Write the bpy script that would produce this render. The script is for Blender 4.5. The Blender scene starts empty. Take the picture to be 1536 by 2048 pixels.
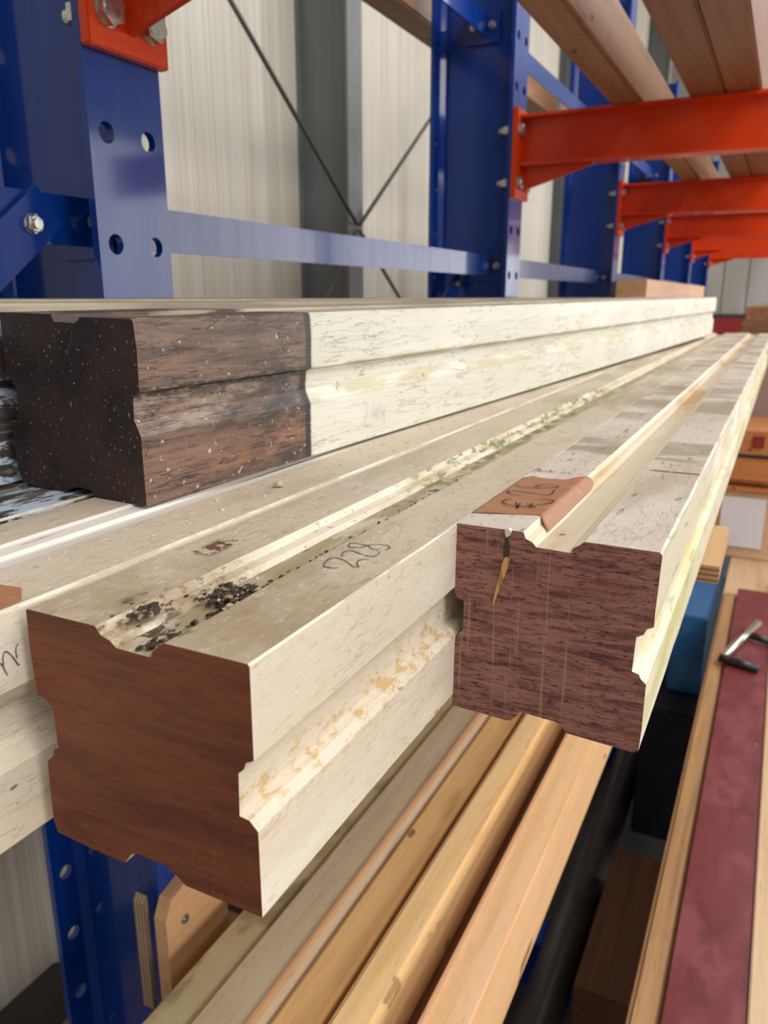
import bpy, bmesh, math, random
from mathutils import Vector, Matrix, noise
random.seed(7)
S = bpy.context.scene
COL = S.collection
# ------------------------------------------------------------ camera, world, lights, exposure
# Working frame: x out along the rack arms, y along the rack, z up, zero at the camera.
# Everything is lifted by LIFT at the very end so that the floor lies at z = 0.
LIFT = 1.95; FL = -1.95
AZ = math.atan2(812, 1616); PT = math.atan2(429, 1558)
cam_d = bpy.data.cameras.new('camera'); cam = bpy.data.objects.new('camera', cam_d); COL.objects.link(cam)
F_ = Vector((-math.sin(AZ), math.cos(AZ), 0)); R_ = Vector((math.cos(AZ), math.sin(AZ), 0)); Z_ = Vector((0, 0, 1))
FW = F_*math.cos(PT) - Z_*math.sin(PT); UPV = F_*math.sin(PT) + Z_*math.cos(PT)
M = Matrix((R_, UPV, -FW)).transposed().to_4x4(); M.translation = (0, 0, LIFT)
cam.matrix_world = M
cam_d.sensor_fit = 'VERTICAL'; cam_d.sensor_height = 36; cam_d.lens = 1558/2048*36
cam_d.clip_start = 0.01; cam_d.clip_end = 100
cam_d.dof.use_dof = True; cam_d.dof.focus_distance = 0.42; cam_d.dof.aperture_fstop = 13
S.camera = cam
W = bpy.data.worlds.new('sky'); S.world = W; W.use_nodes = True
W.node_tree.nodes['Background'].inputs[0].default_value = (0.80, 0.88, 1.0, 1)
W.node_tree.nodes['Background'].inputs[1].default_value = 0.30
S.view_settings.view_transform = 'Standard'; S.view_settings.look = 'None'
S.view_settings.exposure = 0.0; S.view_settings.gamma = 1

def area(name, loc, target, sx, sy, power, color):
    l = bpy.data.lights.new(name, 'AREA'); l.shape = 'RECTANGLE'; l.size = sx; l.size_y = sy
    l.energy = power; l.color = color
    o = bpy.data.objects.new(name, l); COL.objects.link(o)
    o.location = Vector(loc)+Vector((0, 0, LIFT))
    d = Vector(target)-Vector(loc); o.rotation_euler = d.to_track_quat('-Z', 'Y').to_euler()
    return o
area('gate_daylight', (5.75, 8.9, 0.0), (0, 8.9, 0.0), 5.4, 3.4, 275, (1.0, 0.975, 0.93))
area('added_far_daylight', (4.0, 11.85, 0.0), (4.0, 0, 0.0), 3.2, 3.4, 115, (0.97, 0.98, 1.0))  # added out-of-view source that carries the bright reflection further along the rail
area('window_daylight', (5.75, 0.2, 1.9), (0, 0.8, 0.0), 4.2, 1.4, 200, (1.0, 0.97, 0.92))
area('rooflight_daylight', (2.2, 3.0, 2.9), (2.2, 3.0, 0), 2.4, 11, 380, (0.93, 0.96, 1.0))
area('rear_window_daylight', (2.5, -4.6, 1.0), (0.2, 0.5, 0.2), 3.5, 2.0, 26, (1.0, 0.97, 0.93))

# ------------------------------------------------------------ helpers
ROOTS = []
def tag(o, label=None, cat=None, group=None, kind=None):
    if label: o['label'] = label
    if cat: o['category'] = cat
    if group: o['group'] = group
    if kind: o['kind'] = kind
    return o
def thing(name, loc, label, cat, group=None):
    o = bpy.data.objects.new(name, None); o.empty_display_size = 0.05
    o.location = loc; COL.objects.link(o); ROOTS.append(o)
    return tag(o, label, cat, group)
def make(name, verts, faces, mats, parent=None, origin=(0, 0, 0), midx=None, smooth=False):
    """one mesh object; verts are in the working frame when top-level, else in the parent's frame"""
    og = Vector(origin)
    me = bpy.data.meshes.new(name)
    me.from_pydata([tuple(Vector(v)-og) for v in verts], [], faces)
    if not isinstance(mats, (list, tuple)): mats = [mats]
    for m in mats: me.materials.append(m)
    if midx: me.polygons.foreach_set('material_index', midx)
    if smooth: me.polygons.foreach_set('use_smooth', [True]*len(me.polygons))
    me.validate(); me.update()
    bm = bmesh.new(); bm.from_mesh(me); bmesh.ops.remove_doubles(bm, verts=bm.verts, dist=1e-6); bmesh.ops.recalc_face_normals(bm, faces=bm.faces); bm.to_mesh(me); bm.free()
    o = bpy.data.objects.new(name, me); COL.objects.link(o); o.location = og
    if parent: o.parent = parent
    else: ROOTS.append(o)
    return o
class G:
    """collects solids of one mesh"""
    def __init__(s): s.v = []; s.f = []; s.m = []
    def add(s, v, f, m=0):
        b = len(s.v); s.v += [tuple(x) for x in v]; s.f += [tuple(i+b for i in q) for q in f]
        s.m += [m]*len(f) if isinstance(m, int) else m
        return s
    def box(s, x0, x1, y0, y1, z0, z1, bev=0.0, m=0):
        bm = bmesh.new(); bmesh.ops.create_cube(bm, size=1)
        for v in bm.verts:
            v.co = Vector((x0+(v.co.x+.5)*(x1-x0), y0+(v.co.y+.5)*(y1-y0), z0+(v.co.z+.5)*(z1-z0)))
        if bev: bmesh.ops.bevel(bm, geom=list(bm.edges), offset=bev, segments=2, affect='EDGES', clamp_overlap=True)
        s.bm(bm, m); return s
    def bm(s, bm, m=0):
        bm.verts.index_update()
        s.add([v.co for v in bm.verts], [[v.index for v in f.verts] for f in bm.faces], m); bm.free()
    def cyl(s, a, b, r, n=16, r2=None, m=0, caps=True, phase=0.0):
        a = Vector(a); b = Vector(b); r2 = r if r2 is None else r2
        q = (b-a).to_track_quat('Z', 'Y'); v = []
        for k in range(n):
            t = 2*math.pi*k/n+phase; d = q @ Vector((math.cos(t), math.sin(t), 0))
            v += [a+d*r, b+d*r2]
        f = [(2*k, 2*((k+1) % n), 2*((k+1) % n)+1, 2*k+1) for k in range(n)]
        if caps: f += [tuple(2*k for k in range(n))][::1] + [tuple(2*k+1 for k in reversed(range(n)))]
        s.add(v, f, m); return s
    def prism(s, poly, a, b, axis='y', m=0):
        """closed outline in the plane across the axis, extruded from a to b"""
        n = len(poly); v = []
        for t in (a, b):
            for p, q in poly:
                v.append({'y': (p, t, q), 'x': (t, p, q), 'z': (p, q, t)}[axis])
        f = [tuple(range(n)), tuple(range(2*n-1, n-1, -1))]
        f += [(k, (k+1) % n, n+(k+1) % n, n+k) for k in range(n)]
        s.add(v, f, m); return s
    def out(s, name, mats, parent=None, origin=(0, 0, 0), smooth=False):
            return make(name, s.v, s.f, mats, parent, origin, s.m, smooth)
def dup(root, loc, label=None, group=None, src=(0,)):
    r = root.copy(); COL.objects.link(r); r.location = loc; ROOTS.append(r)
    if label: r['label'] = label
    if group: r['group'] = group
    for ch in list(root.children):
        c = ch.copy(); COL.objects.link(c); c.parent = r
        for g in ch.children:
            d = g.copy(); COL.objects.link(d); d.parent = c
    return r

# ------------------------------------------------------------ materials
def srgb(r, g, b):
    f = lambda c: (c/255/12.92) if c/255 <= 0.04045 else ((c/255+0.055)/1.055)**2.4
    return (f(r), f(g), f(b), 1)
def mat(name, col, rough=0.6, layers=(), bump=(), metallic=0.0, coat=0.0, spec=0.5, rlayers=None):
    m = bpy.data.materials.new(name); m.use_nodes = True; nt = m.node_tree; N = nt.nodes; Lk = nt.links
    b = N['Principled BSDF']; b.inputs['Roughness'].default_value = rough
    b.inputs['Metallic'].default_value = metallic; b.inputs['Coat Weight'].default_value = coat
    b.inputs['Coat Roughness'].default_value = 0.09
    b.inputs['Specular IOR Level'].default_value = spec
    tc = N.new('ShaderNodeTexCoord'); crd = tc.outputs['Object']
    sep = N.new('ShaderNodeSeparateXYZ'); Lk.new(crd, sep.inputs[0])
    def tex(l):
        mp = N.new('ShaderNodeMapping'); mp.inputs['Scale'].default_value = l.get('s', (1, 1, 1))
        mp.inputs['Rotation'].default_value = l.get('r', (0, 0, 0)); mp.inputs['Location'].default_value = l.get('o', (0, 0, 0))
        Lk.new(crd, mp.inputs[0])
        if l.get('t') == 'vor':
            t = N.new('ShaderNodeTexVoronoi'); t.inputs['Scale'].default_value = l.get('n', 5); Lk.new(mp.outputs[0], t.inputs['Vector'])
            return t.outputs['Distance']
        if l.get('t') == 'wave':
            t = N.new('ShaderNodeTexWave'); t.inputs['Scale'].default_value = l.get('n', 5)
            t.inputs['Distortion'].default_value = l.get('dist', 2); t.inputs['Detail'].default_value = l.get('d', 3)
            t.inputs['Detail Scale'].default_value = l.get('ds', 1)
            t.bands_direction = l.get('dir', 'X')
            Lk.new(mp.outputs[0], t.inputs['Vector']); return t.outputs['Fac']
        t = N.new('ShaderNodeTexNoise'); t.inputs['Scale'].default_value = l.get('n', 5)
        t.inputs['Detail'].default_value = l.get('d', 4); t.inputs['Roughness'].default_value = l.get('ro', 0.55)
        t.inputs['Distortion'].default_value = l.get('dist', 0); Lk.new(mp.outputs[0], t.inputs['Vector'])
        return t.outputs['Fac']
    def mrange(v, lo, hi, a=0.0, c=1.0):
        r = N.new('ShaderNodeMapRange'); r.interpolation_type = 'SMOOTHSTEP'; Lk.new(v, r.inputs[0])
        r.inputs[1].default_value = lo; r.inputs[2].default_value = hi; r.inputs[3].default_value = a; r.inputs[4].default_value = c
        return r.outputs[0]
    def math_(op, a, c):
        q = N.new('ShaderNodeMath'); q.operation = op
        for i, x in enumerate((a, c)):
            if isinstance(x, (int, float)): q.inputs[i].default_value = x
            else: Lk.new(x, q.inputs[i])
        return q.outputs[0]
    def fac(l):
        f = None
        if 'lo' in l:
            lo, hi = l['lo'], l['hi']
            f = mrange(tex(l), lo, hi) if lo < hi else mrange(tex(l), hi, lo, 1, 0)
        if 'ridge' in l:                                # thin wandering lines: cracks, scratches
            f = mrange(math_('ABSOLUTE', math_('SUBTRACT', tex(l), 0.5), 0.0), 0.0, l['ridge'], 1, 0)
        if 'gate' in l:
            q = l['gate']; f = math_('MULTIPLY', f, mrange(tex(q), q['lo'], q['hi']))
        for (ax, a, c, wob) in l.get('mask', ()):       # a band or edge in the thing's own frame
            v = sep.outputs['XYZ'.index(ax)]
            if wob:
                w = tex(dict(n=l.get('wn', 60), d=4, s=l.get('ws', (1, 1, 1))))
                v = math_('ADD', v, math_('MULTIPLY', math_('SUBTRACT', w, 0.5), wob))
            g = mrange(v, a, c) if a < c else mrange(v, c, a, 1, 0)
            f = g if f is None else math_('MULTIPLY', f, g)
        return math_('MULTIPLY', f, l.get('a', 1.0))
    cur = None
    for l in layers:
        mx = N.new('ShaderNodeMix'); mx.data_type = 'RGBA'
        if cur is None: mx.inputs[6].default_value = col
        else: Lk.new(cur, mx.inputs[6])
        mx.inputs[7].default_value = l['c']; Lk.new(fac(l), mx.inputs[0]); cur = mx.outputs[2]
    if cur is None: b.inputs['Base Color'].default_value = col
    else: Lk.new(cur, b.inputs['Base Color'])
    if rlayers:
        f = fac(rlayers); Lk.new(mrange(f, 0, 1, rough, rlayers['to']), b.inputs['Roughness'])
    prev = None
    for l in bump:
        bp = N.new('ShaderNodeBump'); bp.inputs['Strength'].default_value = l.get('k', 0.3); bp.inputs['Distance'].default_value = l.get('h', 0.001)
        Lk.new(fac(l) if ('lo' in l or 'ridge' in l) else tex(l), bp.inputs['Height'])
        if prev: Lk.new(prev, bp.inputs['Normal'])
        prev = bp.outputs[0]
    if prev: Lk.new(prev, b.inputs['Normal'])
    return m

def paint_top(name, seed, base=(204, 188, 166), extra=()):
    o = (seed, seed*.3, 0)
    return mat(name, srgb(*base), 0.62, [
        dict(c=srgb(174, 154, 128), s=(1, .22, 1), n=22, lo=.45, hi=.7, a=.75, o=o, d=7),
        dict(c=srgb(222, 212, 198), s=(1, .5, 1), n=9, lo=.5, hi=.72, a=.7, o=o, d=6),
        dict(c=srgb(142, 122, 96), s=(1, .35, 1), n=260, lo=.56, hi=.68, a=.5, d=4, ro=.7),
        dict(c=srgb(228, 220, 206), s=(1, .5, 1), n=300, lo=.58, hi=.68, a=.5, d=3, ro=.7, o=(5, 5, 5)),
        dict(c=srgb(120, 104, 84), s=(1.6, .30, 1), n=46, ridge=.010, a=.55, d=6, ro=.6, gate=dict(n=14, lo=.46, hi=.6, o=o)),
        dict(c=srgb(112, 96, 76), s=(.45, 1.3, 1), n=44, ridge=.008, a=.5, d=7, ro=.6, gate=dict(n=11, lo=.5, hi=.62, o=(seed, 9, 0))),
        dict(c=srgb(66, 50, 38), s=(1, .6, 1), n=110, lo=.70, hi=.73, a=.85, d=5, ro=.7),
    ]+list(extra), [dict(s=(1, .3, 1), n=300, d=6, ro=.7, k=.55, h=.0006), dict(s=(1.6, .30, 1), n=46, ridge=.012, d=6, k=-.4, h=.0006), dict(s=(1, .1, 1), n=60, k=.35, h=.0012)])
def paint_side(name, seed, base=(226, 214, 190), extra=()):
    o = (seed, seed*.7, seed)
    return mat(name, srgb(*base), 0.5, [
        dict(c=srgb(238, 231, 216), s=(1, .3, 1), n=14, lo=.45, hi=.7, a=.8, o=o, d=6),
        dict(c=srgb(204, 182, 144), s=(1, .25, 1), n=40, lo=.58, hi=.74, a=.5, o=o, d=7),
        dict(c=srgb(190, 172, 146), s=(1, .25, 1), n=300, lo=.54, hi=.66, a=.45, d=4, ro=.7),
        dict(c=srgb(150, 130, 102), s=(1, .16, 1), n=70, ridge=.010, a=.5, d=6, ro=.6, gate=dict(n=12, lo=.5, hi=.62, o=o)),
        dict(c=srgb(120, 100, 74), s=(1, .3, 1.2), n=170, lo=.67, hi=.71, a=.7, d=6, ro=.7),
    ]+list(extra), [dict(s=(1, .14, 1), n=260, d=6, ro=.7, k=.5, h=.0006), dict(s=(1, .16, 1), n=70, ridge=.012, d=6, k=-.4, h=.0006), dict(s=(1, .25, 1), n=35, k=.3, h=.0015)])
GREEN = srgb(104, 112, 52)
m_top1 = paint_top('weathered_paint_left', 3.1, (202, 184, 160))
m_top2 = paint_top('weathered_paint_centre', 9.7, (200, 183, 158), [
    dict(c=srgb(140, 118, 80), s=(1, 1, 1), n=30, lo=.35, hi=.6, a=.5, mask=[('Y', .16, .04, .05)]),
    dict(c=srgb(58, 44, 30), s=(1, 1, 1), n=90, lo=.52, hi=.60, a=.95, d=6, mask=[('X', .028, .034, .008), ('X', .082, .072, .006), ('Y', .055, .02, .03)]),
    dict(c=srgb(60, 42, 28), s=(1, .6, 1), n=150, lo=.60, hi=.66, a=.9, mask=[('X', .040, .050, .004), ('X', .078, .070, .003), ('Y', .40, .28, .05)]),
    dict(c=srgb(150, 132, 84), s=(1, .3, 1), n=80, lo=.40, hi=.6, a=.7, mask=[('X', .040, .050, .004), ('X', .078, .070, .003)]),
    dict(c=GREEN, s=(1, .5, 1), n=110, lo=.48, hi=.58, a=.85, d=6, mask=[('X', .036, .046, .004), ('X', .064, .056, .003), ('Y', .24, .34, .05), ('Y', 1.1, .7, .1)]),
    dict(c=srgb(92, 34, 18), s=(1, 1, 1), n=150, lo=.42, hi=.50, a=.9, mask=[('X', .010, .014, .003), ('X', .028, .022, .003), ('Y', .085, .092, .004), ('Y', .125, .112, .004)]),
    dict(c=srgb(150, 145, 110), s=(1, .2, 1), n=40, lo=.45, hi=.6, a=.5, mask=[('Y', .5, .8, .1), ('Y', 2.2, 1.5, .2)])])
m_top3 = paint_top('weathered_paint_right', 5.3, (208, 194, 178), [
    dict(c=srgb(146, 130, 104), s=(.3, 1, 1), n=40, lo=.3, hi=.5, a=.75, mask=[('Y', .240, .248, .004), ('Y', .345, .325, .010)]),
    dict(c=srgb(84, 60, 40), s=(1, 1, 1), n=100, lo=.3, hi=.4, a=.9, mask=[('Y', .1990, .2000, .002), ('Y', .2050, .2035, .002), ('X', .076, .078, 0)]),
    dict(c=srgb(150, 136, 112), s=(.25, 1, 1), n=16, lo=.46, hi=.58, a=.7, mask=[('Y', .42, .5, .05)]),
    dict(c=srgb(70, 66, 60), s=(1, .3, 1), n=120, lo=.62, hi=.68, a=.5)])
m_groove = mat('cream_groove_paint', srgb(226, 212, 182), 0.32, [  # cream paint, brightened in place of the light a hollow groove would catch
    dict(c=srgb(196, 160, 104), s=(1, .12, 1), n=26, lo=.48, hi=.68, a=.8),
    dict(c=srgb(240, 232, 214), s=(1, .2, 1), n=50, lo=.55, hi=.7, a=.7),
    dict(c=srgb(92, 66, 42), s=(1, .5, 1), n=120, lo=.68, hi=.72, a=.9)],
    [dict(s=(1, .1, 1), n=160, k=.35, h=.0008)])
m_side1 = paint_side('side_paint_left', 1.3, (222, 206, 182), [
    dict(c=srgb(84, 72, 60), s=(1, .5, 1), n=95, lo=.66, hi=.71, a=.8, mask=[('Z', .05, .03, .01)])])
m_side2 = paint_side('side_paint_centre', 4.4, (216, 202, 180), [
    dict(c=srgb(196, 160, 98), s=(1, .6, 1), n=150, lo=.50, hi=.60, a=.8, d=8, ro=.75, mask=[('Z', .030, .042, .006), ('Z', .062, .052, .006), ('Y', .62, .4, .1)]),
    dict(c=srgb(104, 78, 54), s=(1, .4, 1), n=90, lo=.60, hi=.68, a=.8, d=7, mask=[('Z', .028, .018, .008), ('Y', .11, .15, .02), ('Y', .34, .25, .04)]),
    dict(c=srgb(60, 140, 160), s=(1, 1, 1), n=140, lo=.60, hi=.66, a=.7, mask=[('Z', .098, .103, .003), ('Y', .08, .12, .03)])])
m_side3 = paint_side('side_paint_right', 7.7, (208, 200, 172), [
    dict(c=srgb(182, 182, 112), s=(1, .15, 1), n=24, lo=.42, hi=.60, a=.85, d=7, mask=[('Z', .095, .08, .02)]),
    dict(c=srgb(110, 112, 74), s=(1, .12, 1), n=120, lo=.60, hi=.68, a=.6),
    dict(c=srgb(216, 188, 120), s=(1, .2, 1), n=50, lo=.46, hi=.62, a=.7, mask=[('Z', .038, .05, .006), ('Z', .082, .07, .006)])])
m_edge = mat('highlit_white_paint', srgb(218, 208, 190), 0.6, [dict(c=srgb(176, 158, 132), s=(1, .3, 1), n=60, lo=.46, hi=.6, a=.8, d=7, ro=.7), dict(c=srgb(120, 150, 150), s=(1, .3, 1), n=90, lo=.64, hi=.7, a=.7)], [dict(s=(1, .3, 1), n=300, k=.4, h=.0005)])  # white paint; on the arrises its paleness stands in for the edge highlight
m_groove2 = mat('stained_groove_paint', srgb(214, 202, 178), 0.45, [
    dict(c=srgb(186, 160, 116), s=(1, .2, 1), n=40, lo=.45, hi=.65, a=.7, d=7),
    dict(c=srgb(232, 222, 200), s=(1, .2, 1), n=60, lo=.5, hi=.66, a=.7, d=6),
    dict(c=srgb(150, 124, 88), s=(1, .5, 1), n=60, lo=.34, hi=.56, a=.85, d=8, ro=.7, mask=[('Y', .14, .05, .05)]),
    dict(c=srgb(76, 58, 40), s=(1, .7, 1), n=120, lo=.52, hi=.6, a=.85, d=7, ro=.7, mask=[('Y', .12, .04, .05)]),
    dict(c=srgb(110, 84, 56), s=(1, .5, 1), n=230, lo=.60, hi=.66, a=.85, d=5, ro=.7, mask=[('Y', .55, .4, .1)]),
    dict(c=GREEN, s=(1, .35, 1), n=130, lo=.50, hi=.57, a=.9, d=8, ro=.7, mask=[('Y', .22, .34, .08), ('Y', 1.3, .8, .2)])],
    [dict(s=(1, .3, 1), n=220, k=.5, h=.0008, d=6)])
m_white = mat('clean_white_paint', srgb(226, 216, 204), 0.42, [
    dict(c=srgb(236, 230, 220), s=(1, .2, 1), n=40, lo=.5, hi=.7, a=.7),
    dict(c=srgb(150, 124, 100), s=(1, .12, 1), n=130, lo=.66, hi=.70, a=.8, d=6)], [dict(s=(1, .2, 1), n=200, k=.3, h=.0006)])
m_end2 = mat('red_brown_end_grain', srgb(128, 70, 42), 0.58, [
    dict(c=srgb(88, 46, 30), s=(1.2, 1, 9), n=9, lo=.42, hi=.66, a=.75, r=(0, .03, 0), d=6, dist=.5),
    dict(c=srgb(84, 42, 28), s=(1, 1, 12), n=60, lo=.48, hi=.66, a=.5, r=(0, .02, 0), d=5),
    dict(c=srgb(136, 76, 50), s=(2, 1, 16), n=14, lo=.56, hi=.7, a=.5, r=(0, .07, 0), dist=.5),
    dict(c=srgb(160, 104, 76), s=(9, 1, 1), n=30, ridge=.006, a=.45, r=(0, .45, 0), d=2, gate=dict(n=18, lo=.5, hi=.6)),
    dict(c=srgb(140, 72, 46), s=(1, 1, 1), n=3, lo=.4, hi=.6, a=.3, mask=[('Z', .07, .10, 0)])],
    [dict(s=(1, 1, 8), n=60, k=.12, h=.0004)], spec=.35)
m_end3 = mat('rough_sawn_end_grain', srgb(162, 110, 96), 0.75, [
    dict(c=srgb(88, 52, 46), s=(1, 1, 9), n=26, lo=.42, hi=.66, a=.9, r=(0, -.06, 0), d=6, ro=.7),
    dict(c=srgb(58, 32, 30), s=(1, 1, 4), n=150, lo=.52, hi=.62, a=.8, r=(0, -.06, 0), d=5, ro=.7),
    dict(c=srgb(150, 76, 58), s=(1, 1, 2), n=14, lo=.55, hi=.75, a=.5),
    dict(c=srgb(176, 140, 120), s=(14, 1, .4), n=24, lo=.58, hi=.66, a=.55, d=4, ro=.6),
    dict(c=srgb(176, 142, 122), s=(.4, 1, 18), n=22, lo=.60, hi=.68, a=.4, d=4, r=(0, .02, 0)),
    dict(c=srgb(196, 160, 140), s=(1, 1, 1), n=420, lo=.70, hi=.76, a=.7, d=2)],
    [dict(s=(1, 1, 6), n=160, d=5, k=.6, h=.0008)], spec=.3)
m_endU = mat('blackened_end_grain', srgb(58, 42, 38), 0.6, [
    dict(c=srgb(30, 27, 26), s=(1, 1, 1), n=16, lo=.42, hi=.6, a=.85, d=6),
    dict(c=srgb(84, 52, 42), s=(1, 1, 2), n=20, lo=.5, hi=.7, a=.6, mask=[('Z', .06, .01, .02)]),
    dict(c=srgb(200, 194, 182), s=(1, 1, 1), n=420, lo=.69, hi=.72, a=.85, d=2),
    dict(c=srgb(196, 186, 170), s=(3, 1, 1), n=200, lo=.68, hi=.71, a=.8, d=2, r=(0, .6, 0)),
    dict(c=srgb(110, 98, 90), s=(1, 1, 1), n=20, ridge=.004, a=.5, d=1, r=(0, 1, 0), gate=dict(n=14, lo=.5, hi=.6)),
    dict(c=srgb(14, 12, 12), s=(.4, 1, 1.6), n=16, ridge=.004, a=.9, d=2, r=(0, .5, 0), gate=dict(n=8, lo=.5, hi=.6)),
    dict(c=srgb(120, 104, 92), s=(3, 1, 1), n=150, lo=.68, hi=.72, a=.5, r=(0, .9, 0))],
    [dict(s=(1, 1, 1), n=120, d=6, k=.35, h=.0008)], spec=.35)
def bare_and_painted(name, paint, seed, stop=.177):
    st = stop
    return mat(name, srgb(*paint), 0.5, [
        dict(c=srgb(222, 220, 206), s=(1, .3, 1), n=12, lo=.45, hi=.7, a=.7),
        dict(c=srgb(176, 168, 136), s=(1, .10, 1.4), n=260, lo=.55, hi=.68, a=.55, d=5, ro=.7),
        dict(c=srgb(122, 114, 84), s=(1, .12, 1.2), n=90, ridge=.016, a=.8, d=6, ro=.6, gate=dict(n=14, lo=.42, hi=.56)),
        dict(c=srgb(158, 156, 112), s=(1, .2, 1), n=60, lo=.36, hi=.52, a=.75, d=6, mask=[('Z', .0640, .0675, .001), ('Z', .0735, .0710, .001)]),
        dict(c=srgb(186, 172, 128), s=(1, .2, 1), n=60, lo=.42, hi=.6, a=.7, d=6, mask=[('Z', .0400, .0440, .002), ('Z', .0560, .0530, .002)]),
        dict(c=srgb(110, 116, 60), s=(1, 1, .35), n=90, lo=.68, hi=.73, a=.8, d=5),
        dict(c=srgb(122, 94, 78), mask=[('Y', st+.001, st-.001, .006)], wn=160),
        dict(c=srgb(84, 64, 56), s=(1, .14, 1.3), n=70, lo=.42, hi=.6, a=.8, d=8, ro=.7, mask=[('Y', st+.002, st-.002, .006)]),
        dict(c=srgb(156, 108, 76), s=(1, .3, 1), n=26, lo=.42, hi=.7, a=.65, d=7, mask=[('Y', st-.004, st-.01, .01), ('Z', .05, .03, .01)]),
        dict(c=srgb(158, 142, 126), s=(1, .3, 1), n=90, lo=.44, hi=.6, a=.75, d=8, ro=.75, mask=[('Y', st-.004, st-.01, .01), ('Z', .040, .048, .004), ('Z', .074, .066, .004)]),
        dict(c=srgb(40, 34, 33), s=(1, .5, 1), n=34, lo=.38, hi=.56, a=.9, d=9, ro=.75, mask=[('Y', st+.004, st-.004, .004), ('Y', st-.13, st-.01, .05)]),
        dict(c=srgb(48, 36, 30), s=(1, .10, 1), n=300, lo=.53, hi=.62, a=.65, d=5, ro=.7, mask=[('Y', st+.002, st-.002, .006)]),
        dict(c=srgb(36, 28, 24), s=(1, .12, 1), n=60, ridge=.012, a=.8, d=6, mask=[('Y', st+.002, st-.002, .006)]),
        dict(c=srgb(30, 26, 24), s=(1, .6, 1), n=150, lo=.42, hi=.52, a=.9, d=6, mask=[('Y', st+.002, st-.002, .006), ('Z', .0655, .0675, .002), ('Z', .0740, .0715, .003)]),
        dict(c=srgb(196, 182, 162), s=(1, 1, 1), n=220, lo=.66, hi=.70, a=.85, d=4, mask=[('Y', st+.002, st-.002, .006)]),
        dict(c=srgb(36, 30, 26), mask=[('Y', st-.0075, st-.0060, .0015), ('Y', st+.0005, st-.0010, .0015)], a=.95),
    ], [dict(s=(1, .12, 1.3), n=200, d=6, k=.6, h=.0009), dict(s=(1, .3, 1), n=40, k=.3, h=.0015)])
m_upside = bare_and_painted('flaking_white_and_bare_side', (208, 205, 188), 2)
m_uptop = mat('bleached_top_paint', srgb(188, 176, 152), .6, [
    dict(c=srgb(150, 138, 116), s=(1, .1, 1), n=60, lo=.45, hi=.65, a=.8),
    dict(c=srgb(62, 50, 42), s=(1, .3, 1), n=40, lo=.38, hi=.5, a=.95, d=6, mask=[('Y', .19, .17, .02)]),
    dict(c=srgb(120, 92, 74), s=(1, .2, 1), n=80, lo=.5, hi=.6, a=.8, mask=[('Y', .18, .16, .02)])],
    [dict(s=(1, .1, 1), n=160, k=.5, h=.0008)])
m_flaky = mat('flaking_blue_white_on_dark_wood', srgb(64, 54, 48), .7, [
    dict(c=srgb(120, 112, 102), s=(1, .10, 1), n=150, lo=.52, hi=.62, a=.9, d=6),
    dict(c=srgb(196, 208, 222), s=(1, .35, 1), n=46, lo=.50, hi=.56, a=.95, d=8, ro=.7),
    dict(c=srgb(30, 26, 24), s=(1, .15, 1), n=110, lo=.62, hi=.7, a=.8)],
    [dict(s=(1, .15, 1), n=150, d=6, k=.8, h=.001)])
m_tag = mat('brown_paper', srgb(166, 116, 80), .5, [
    dict(c=srgb(160, 100, 64), s=(.3, 1, 1), n=60, lo=.45, hi=.65, a=.6),
    dict(c=srgb(206, 148, 108), s=(1, 1, 1), n=200, lo=.6, hi=.72, a=.6)], [dict(n=240, k=.2, h=.0003)])
m_ink = mat('black_marker_ink', srgb(40, 38, 38), .5)
m_pencil = mat('pencil_marks', srgb(84, 80, 84), .6)
m_faint = mat('faint_pencil_marks', srgb(150, 152, 150), .6)
m_splint = mat('pale_split_wood', srgb(206, 160, 98), .6, [dict(c=srgb(150, 104, 60), s=(1, 1, .2), n=300, lo=.5, hi=.6, a=.8)], [dict(n=300, k=.4, h=.0005)])
m_hole = mat('dark_split_wood', srgb(70, 52, 38), .8)
m_dirt = mat('dark_crumbs', srgb(58, 46, 34), .8, [dict(c=srgb(150, 130, 96), n=160, lo=.55, hi=.62, a=.9)])
m_grit = mat('pale_crumbs', srgb(190, 176, 152), .6)
def timber(name, base, dark, light, seed=0, ax='y', knots=True, rough=.5, freq=1.0):
    s = {'y': (1, .05, 1), 'x': (.05, 1, 1), 'z': (1, 1, .05)}[ax]
    ly = [dict(c=srgb(*dark), s=s, n=55*freq, lo=.42, hi=.68, a=.55, o=(seed, seed, seed), dist=.4),
          dict(c=srgb(*light), s=tuple(q*1.5 for q in s), n=14*freq, lo=.45, hi=.68, a=.6, o=(seed, 0, seed)),
          dict(c=srgb(*[int(q*.7) for q in dark]), s=(1, .6, 1), n=14, lo=.72, hi=.76, a=.7 if knots else 0, o=(0, seed, 0))]
    ly.append(dict(c=srgb(*[int(q*.82) for q in dark]), s=tuple(q*.7 for q in s), n=120*freq, ridge=.012, a=.45, d=3, dist=.6, o=(seed, seed, 0)))
    if knots:
        ly.append(dict(c=srgb(*[int(q*.55) for q in dark]), s=(1, .45, 1), n=30, lo=.725, hi=.75, a=.8, d=1, o=(seed*3, 0, seed)))
        ly.append(dict(c=srgb(*[int(q*.9) for q in dark]), s=(1, .35, 1), n=17, lo=.60, hi=.74, a=.5, d=5, o=(seed*2, 0, 0)))
    return mat(name, srgb(*base), rough, ly, [dict(s=s, n=160, k=.2, h=.0006)])
m_pine = timber('yellow_pine', (242, 202, 144), (220, 172, 112), (248, 216, 166), 2)
m_pine2 = timber('amber_pine', (222, 176, 116), (188, 142, 88), (232, 192, 136), 6)
m_grey = timber('greyed_pine', (206, 182, 150), (180, 156, 126), (218, 198, 174), 9)
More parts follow.
